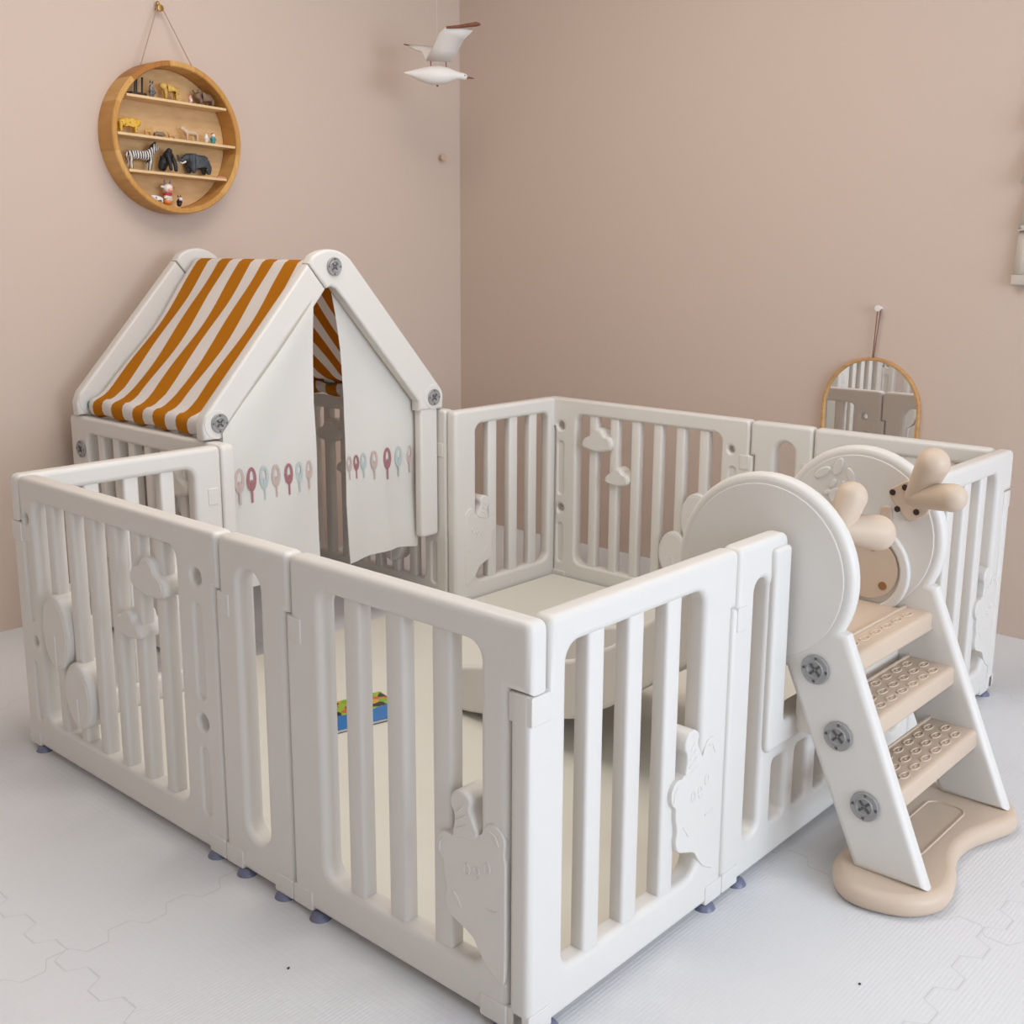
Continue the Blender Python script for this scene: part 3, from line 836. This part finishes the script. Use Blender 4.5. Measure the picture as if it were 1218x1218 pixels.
me, N, n2, h = quad(.066, .066, .0235, .0075, (.014, .004, .014), (.010, -.004, .0155, .010), (.006, .024, .002), None, None, [(.010, -.008, .0055), (.009, .004, .004), (.004, .014, .0032)], .55)
el = put(me, 'elephant_figurine', 'dark grey elephant figurine with raised trunk and white tusks', 'figurine', mat('elephant_grey', lin(66, 70, 76), .6), .088, z3, PI)
for s in (-1, 1):
    obj('ear', xf(ball((0, 0, 0), .009, .003, .014, 12), Matrix.Translation((.034, s * .016, .050)) @ Matrix.Rotation(s * .5, 4, 'Z')), mat('ear_grey', lin(74, 77, 84), .6), el)
    obj('tusk', tube([(.050, s * .008, .040), (.062, s * .009, .034), (.070, s * .009, .037)], [.0028, .0022, .0012], 8), M_PEG, el)
put(merge(tube([(-.018, 0, .003), (.018, 0, .0035)], .0026, 8), ball((.018, 0, .004), .0036)), 'pink_stick', 'tiny pink stick lying at the right end of the lowest board', 'toy', mat('pink_plastic', lin(222, 150, 140), .5), .163, z3, .1, -.055)

# second shelf
z2 = SZ[1]
def fig(name, label, x, z, yaw, m, *a, y=-.042, **k):
    me, N, n2, h = quad(*a, **k); return put(me, name, label, 'figurine', m, x, z, yaw, y)
fig('cheetah_figurine', 'yellow spotted cat figurine at the left end of the middle board', -.150, z2, 0, spots('spotted_coat', lin(222, 176, 62), lin(110, 70, 30), 120), .060, .044, .0125, .0042, (.010, -.002, .009), (.008, -.006, .010, .0075), (.016, .022, .0028), (0, .006, .009, .002))
fig('fawn_figurine', 'little golden fawn figurine beside the spotted cat', -.084, z2, 0, mat('golden_fawn', lin(206, 160, 84), .55), .020, .019, .0042, .0015, (.006, .008, .0028), (.004, -.001, .0032, .0022), (.003, .002, .001), (-.001, .002, .004, .0008))
fig('warthog_figurine', 'small grey hog figurine in the middle of the second board', -.048, z2, 0, mat('hog_grey', lin(136, 116, 98), .6), .030, .018, .0066, .0020, (.005, -.002, .0055), (.006, -.003, .0055, .004), (.003, .006, .001), None)
fig('lying_fawn_figurine', 'tiny tan foal figurine in front of the pale goat', -.004, z2, PI, mat('tan_foal', lin(200, 156, 104), .55), .020, .016, .0042, .0015, (.005, .006, .0028), (.004, -.001, .0032, .0022), (.003, .004, .001), None)
fig('goat_figurine', 'pale long-necked goat figurine right of centre on the middle board', .064, z2, PI, mat('pale_goat', lin(206, 180, 148), .55), .044, .036, .0088, .0026, (.014, .006, .0062), (.009, -.001, .0062, .0042), (.004, .008, .0014), None, (-.012, .003, .0014, .002))
def standing(h, r, arms=True):
    N = [(0, 0, h * .30, r), (0, 0, h * .55, r * .85), (0, 0, h * .72, r * .55), (.0008, 0, h * .86, r * .62), (0, -r * .55, h * .04, r * .42), (0, r * .55, h * .04, r * .42)]
    E = [(0, 1), (1, 2), (2, 3), (0, 4), (0, 5)]
    if arms:
        N += [(r * .3, -r * 1.2, h * .42, r * .26), (r * .3, r * 1.2, h * .42, r * .26)]; E += [(1, 6), (1, 7)]
    return skin(N, E, 1)
put(standing(.036, .0075), 'white_bird_figurine', 'small white upright figurine near the right end of the middle board', 'figurine', M_PEG, .118, z2, -1.4)
pg = put(standing(.032, .0088), 'teal_figurine', 'small teal-coated figurine with white head near the right end of the middle board', 'figurine', mat('teal_coat', lin(72, 152, 156), .5), .142, z2, -1.4)
obj('head', ball((0.001, 0, .0275), .0066, .0062, .0060, 12), M_PEG, pg)
obj('cap', ball((-.001, 0, .0315), .0056, .0054, .003, 10), M_BLACK, pg)

# top shelf
z1 = SZ[0]
def seated_dark():
    return standing(.034, .0135, False)
tb = put(merge(box(-.026, -.016, 0, .026, .016, .010, .003), tube([(.018, 0, .008), (.020, 0, .055)], .003, 8), tube([(-.006, 0, .008), (-.004, 0, .046)], .0022, 8), tube([(.004, .006, .008), (.005, .006, .05)], .0022, 8)), 'dark_stand', 'dark little stand with upright twigs at the left end of the top board', 'toy', mat('dark_brown', lin(58, 42, 34), .7), -.118, z1)
wf = put(standing(.048, .0105), 'wolf_figurine', 'grey upright wolf figurine left of the golden lioness', 'figurine', mottled(mat('wolf_grey', lin(120, 118, 118), .6), lin(70, 68, 70), lin(158, 154, 152), 160), -.068, z1, -1.2)
obj('ear', merge(tube([(0, -.005, .043), (0, -.006, .051)], [.003, .0008], 8), tube([(0, .005, .043), (0, .006, .051)], [.003, .0008], 8)), mat('wolf_ear', lin(80, 78, 80), .6), wf)
fig('lioness_figurine', 'golden yellow lioness figurine standing on the top board', -.006, z1, PI, mottled(mat('lion_gold', lin(206, 164, 70), .55), lin(190, 144, 56), lin(218, 180, 92), 90), .046, .046, .0105, .0042, (.010, .002, .0085), (.008, -.003, .0088, .0066), (.008, .018, .002), (0, .006, .008, .0022))
pk = put(standing(.030, .0062), 'pink_figurine', 'small pink and white upright figurine in front of the brown buffalo', 'figurine', mat('pale_pink', lin(226, 168, 160), .5), .058, z1, -1.3, -.050)
obj('belly', ball((.003, 0, .010), .0042, .0048, .006, 10), M_PEG, pk)
fig('buffalo_figurine', 'brown horned buffalo figurine at the right end of the top board', .116, z1, PI, mat('buffalo_brown', lin(128, 100, 80), .6), .052, .040, .0140, .0044, (.010, -.002, .011), (.010, -.006, .0092, .007), (.004, .018, .0018), None, (.004, .018, .0020, .008))

# bottom of the rim: bull doll, cat, cow
def ring_z(x, off=.0): return -math.sqrt(.2032 ** 2 - x * x) + off
bl = put(standing(.052, .0125), 'calf_doll', 'white horned calf doll with red scarf at the bottom of the round shelf', 'figurine', mat('cream_doll', lin(236, 220, 206), .5), -.024, -.1985, -1.45, -.045)
obj('head', ball((.002, 0, .052), .0145, .0155, .0135, 16), mat('doll_face', lin(240, 226, 216), .5), bl)
obj('snout', ball((.013, 0, .048), .006, .009, .006, 12), mat('doll_pink', lin(236, 176, 164), .5), bl)
for s in (-1, 1):
    obj('horn', tube([(0, s * .007, .063), (0, s * .011, .071), (0, s * .010, .077)], [.0035, .003, .0012], 8), mat('horn_grey', lin(132, 132, 142), .5), bl)
    obj('ear', ball((0, s * .019, .055), .004, .007, .004, 10), mat('ear_orange', lin(198, 108, 62), .5) if s > 0 else M_PEG, bl)
obj('scarf', lathe([(.0095, .030), (.0135, .032), (.0135, .037), (.0095, .039)], n=20), mat('red_scarf', lin(196, 40, 46), .6), bl)
obj('trousers', ball((0, 0, .012), .0125, .0135, .010, 14), mat('orange_cloth', lin(226, 132, 52), .6), bl)
ct = put(standing(.030, .0085), 'cat_figurine', 'tiny black and white cat figurine right of the calf doll', 'figurine', M_BLACK, .006, -.2005, -1.3, -.060)
obj('face', ball((.006, 0, .024), .0055, .0065, .0055, 12), M_PEG, ct)
obj('ear', merge(tube([(0, -.005, .029), (0, -.006, .036)], [.0028, .0006], 8), tube([(0, .005, .029), (0, .006, .036)], [.0028, .0006], 8)), M_BLACK, ct)
me, N, n2, h = quad(.030, .022, .0070, .0022, (.006, .003, .005), (.005, -.002, .005, .004), (.003, .008, .001), None)
put(me, 'cow_figurine', 'tiny black and white spotted cow figurine left of the calf doll', 'figurine', spots('cow_coat', lin(232, 226, 220), lin(34, 32, 32), 70), -.058, -.1935, PI, -.045)

# ------------------------------------------------------------------ hanging seagull
bird = thing('seagull_mobile', 'white wooden seagull mobile with brown wing tips hanging near the corner', 'mobile', (1.755, 1.975, 1.66), math.atan2(-.6, .8))
# local x along the heading
def bl_(p):
    d = V(p) - V((1.755, 1.975, 1.66)); return (d.x * .8 - d.y * .6, d.x * .6 + d.y * .8, d.z)
prof = [(-.108, .0015, .006), (-.100, .005, .005), (-.085, .0095, .004), (-.055, .020, .002), (-.02, .0295, 0), (.01, .0310, 0), (.035, .0270, .001), (.058, .0190, .002), (.073, .0125, .002), (.085, .0115, .001), (.095, .0112, -.001), (.102, .0085, -.002), (.106, .003, -.003)]
obj('body', tube([(x, 0, z) for x, r, z in prof], [r for x, r, z in prof], 18), M_PEG, bird)
obj('beak', tube([(.103, 0, -.003), (.118, 0, -.004), (.130, 0, -.006)], [.0040, .0030, .0008], 10), M_WALNUT, bird)
for s in (-1, 1): obj('eye', ball((.096, s * .0108, .0015), .0022, .0012, .0022, 10), M_BLACK, bird)
def wing(s):
    # root strip, mid, tip ; s=-1 towards the camera
    w = [((-.036, 0, .046), (.050, 0, .044)), ((.012, -.075, .128), (.075, -.075, .070 + .048)), ((.052, -.128, .140), (.112, -.120, .134))]
    bm = bmesh.new(); rows = []
    if s < 0:
        pts = [[(-.034, 0, .047), (0.01, 0, .047), (.050, 0, .045)], [(-.012, -.030, .088), (.03, -.030, .082), (.066, -.030, .070)],
               [(.004, -.060, .125), (.04, -.062, .120), (.085, -.062, .108)], [(.022, -.080, .139), (.06, -.085, .138), (.112, -.088, .133)]]
    else:
        pts = [[(-.034, 0, .047), (0.0, 0, .047), (.030, 0, .045)], [(-.045, .030, .080), (-.02, .030, .085), (.010, .030, .092)],
               [(-.070, .060, .092), (-.045, .060, .098), (-.025, .060, .102)], [(-.085, .080, .104), (-.075, .082, .106), (-.065, .084, .107)]]
    for row in pts: rows.append([bm.verts.new(p) for p in row])
    for a, b in zip(rows, rows[1:]):
        for i in range(2): bm.faces.new((a[i], a[i + 1], b[i + 1], b[i]))
    bmesh.ops.recalc_face_normals(bm, faces=bm.faces)
    me = bpy.data.meshes.new('m'); bm.to_mesh(me); bm.free(); smooth(me, 60)
    o = obj('wing', me, M_PEG, bird)
    md = o.modifiers.new('t', 'SOLIDIFY'); md.thickness = .005; md.offset = 0
    if s < 0: tip = tube([(.024, -.082, .1395), (.065, -.092, .142), (.120, -.112, .148), (.132, -.116, .147)], [.0035, .0055, .0075, .003], 10)
    else: tip = tube([(-.020, .062, .0985), (-.055, .078, .101), (-.098, .098, .112)], [.003, .005, .0015], 10)
    obj('wing_tip', tip, M_WALNUT, o)
wing(-1); wing(1)
for x in (-.018, .034): obj('peg', tube([(x, 0, .026), (x, 0, .048)], .002, 6), M_WALNUT, bird)
obj('hang_bead', ball((.004, 0, -.033), .0035), M_WALNUT, bird)
obj('thread', tube([(.004, 0, .026), (.004, 0, ZC - 1.66)], .00035, 5), M_PEG, bird)

nub = obj('wall_hook', lathe([(0, 0), (.006, 0), (.006, .012), (.012, .016), (.014, .022), (.010, .027), (0, .028)], Matrix.Rotation(PI / 2, 4, 'X'), 18), mat('pale_wood_knob', lin(206, 178, 152), .5))
nub.matrix_world = wallM(2.083, 1.426); tag(nub, 'small round wooden wall hook below the seagull', 'hook')

# ------------------------------------------------------------------ arched mirror on the right wall
def wallRM(y, z):   # local x = towards -y (to the right in view), local -y... out of wall
    k = WY - y
    return Matrix.Translation((WX + k * math.tan(TILT), y, z)) @ Matrix.Rotation(TILT, 4, 'Z')   # wall normal is local -x
mr = thing('arched_mirror', 'arched wall mirror with thin oak frame on the right wall', 'mirror'); mr.matrix_world = wallRM(.572, .44)
def arch(r, z0):
    P = [(r, z0)]
    zc_ = .180
    for i in range(33):
        a = PI * i / 32; P.append((r * math.cos(a), zc_ + r * math.sin(a)))
    P.append((-r, z0)); return P
obj('frame', poly([arch(.155, 0), arch(.146, .010)], .018, -.018, .002, 2, UV_SIDE), M_OAK, mr)
gl = obj('glass', poly([arch(.1465, .009)], .004, -.009, .0002, 1, UV_SIDE), M_MIRROR, mr)
for p_ in gl.data.polygons: p_.use_smooth = False
for ya, yb in ((-.004, .002), (-.014, -.001)):
    obj('hanging_cord', tube([(-.012, ya, .482), (-.012, yb, .330)], .0015, 6), M_CORD2, mr)
hk = obj('wall_hook', merge(lathe([(0, 0), (.005, 0), (.005, .018), (.009, .020), (.009, .026), (0, .027)], Matrix.Rotation(-PI / 2, 4, 'Y'), 14)), M_PEG)
hk.matrix_world = wallRM(.563, .923); tag(hk, 'white wall hook from which the arched mirror hangs by brown cords', 'hook')

# ------------------------------------------------------------------ tiered canvas hanging at the right edge
hg = thing('canvas_wall_hanging', 'tiered off-white canvas hanging at the right edge of the wall', 'wall hanging'); hg.matrix_world = wallRM(.0, 1.0)
def tier(z0, z1, w0, w1, d0, d1):
    bm = bmesh.new(); n = 16; a = []; b = []
    for i in range(n + 1):
        t = -1 + 2 * i / n
        a.append(bm.verts.new((-d0 + .004 * math.cos(t * 9), w0 * t, z0))); b.append(bm.verts.new((-d1, w1 * t, z1)))
    for i in range(n): bm.faces.new((a[i], a[i + 1], b[i + 1], b[i]))
    bmesh.ops.recalc_face_normals(bm, faces=bm.faces)
    me = bpy.data.meshes.new('m'); bm.to_mesh(me); bm.free(); return smooth(me, 60)
for z0, z1, w0, w1, d0, d1 in ((0, .15, .189, .183, .020, .014), (.15, .27, .184, .164, .022, .012), (.27, .41, .184, .158, .034, .012), (.41, .54, .178, .150, .034, .012)):
    o = obj('tier', tier(z0, z1, w0, w1, d0, d1), M_CANVAS, hg); md = o.modifiers.new('t', 'SOLIDIFY'); md.thickness = .002
for z, w in ((.002, .190), (.146, .185)):
    o = obj('hem', box(-.024, -w, z, -.019, w, z + (.026 if z < .1 else .014), .001), M_CANVAS, hg)
obj('hanging_rod', tube([(-.014, -.17, .545), (-.014, .17, .545)], .006, 10), M_OAK, hg)

# specks on the mat
for k, (x, y) in enumerate(((-.118, .390), (.446, -.281))):
    o = obj('lint_speck', ball((0, 0, .0012), .0026, .0020, .0014, 8), M_BLACK); o.location = (x, y, 0)
    tag(o, ('tiny dark speck on the pale mat left of the near bear panel', 'tiny dark speck on the pale mat below the slide foot')[k], 'speck')

# ------------------------------------------------------------------ light
def area(name, loc, target, sx, sy, power, col, spread=PI):
    l = bpy.data.lights.new(name, 'AREA'); l.shape = 'RECTANGLE'; l.size = sx; l.size_y = sy; l.energy = power; l.color = col
    l.spread = spread
    o = bpy.data.objects.new(name, l); C.objects.link(o); o.location = loc
    o.rotation_euler = (V(target) - V(loc)).to_track_quat('-Z', 'Y').to_euler(); return o
cxw = (wx0 + wx1) / 2
p = RT @ V((cxw, Y0 + .06, (wz0 + wz1) / 2))
t = RT @ V((cxw, 0, 1.0))
area('window_daylight', p, t, wx1 - wx0 - .1, wz1 - wz0 - .1, 102, (.78, .915, 1.10))
# unseen round ceiling fixture, added to carry the fill light from above
cl_ = thing('added_fill_lamp', 'added round white ceiling fixture out of view, for fill light', 'lamp', (.6, .7, ZC))
obj('shade', lathe([(0, -.001), (.93, -.001), (.96, -.02), (.96, -.05), (.95, -.06), (.94, -.05), (.94, -.01), (0, -.01)], n=48), M_CEIL, cl_)
area('added_fill_light', (.6, .7, ZC - .055), (.6, .7, 0), 1.3, 1.3, 25, (1.0, .93, .85))  # added soft overhead fill that lifts the canvas roof and floor
w = bpy.data.worlds.new('world'); bpy.context.scene.world = w; w.use_nodes = True
w.node_tree.nodes['Background'].inputs['Color'].default_value = (.85, .93, 1.0, 1); w.node_tree.nodes['Background'].inputs['Strength'].default_value = 1.2

vs = bpy.context.scene.view_settings
vs.view_transform = 'Standard'; vs.look = 'None'; vs.gamma = 1; vs.use_curve_mapping = False; vs.exposure = .0
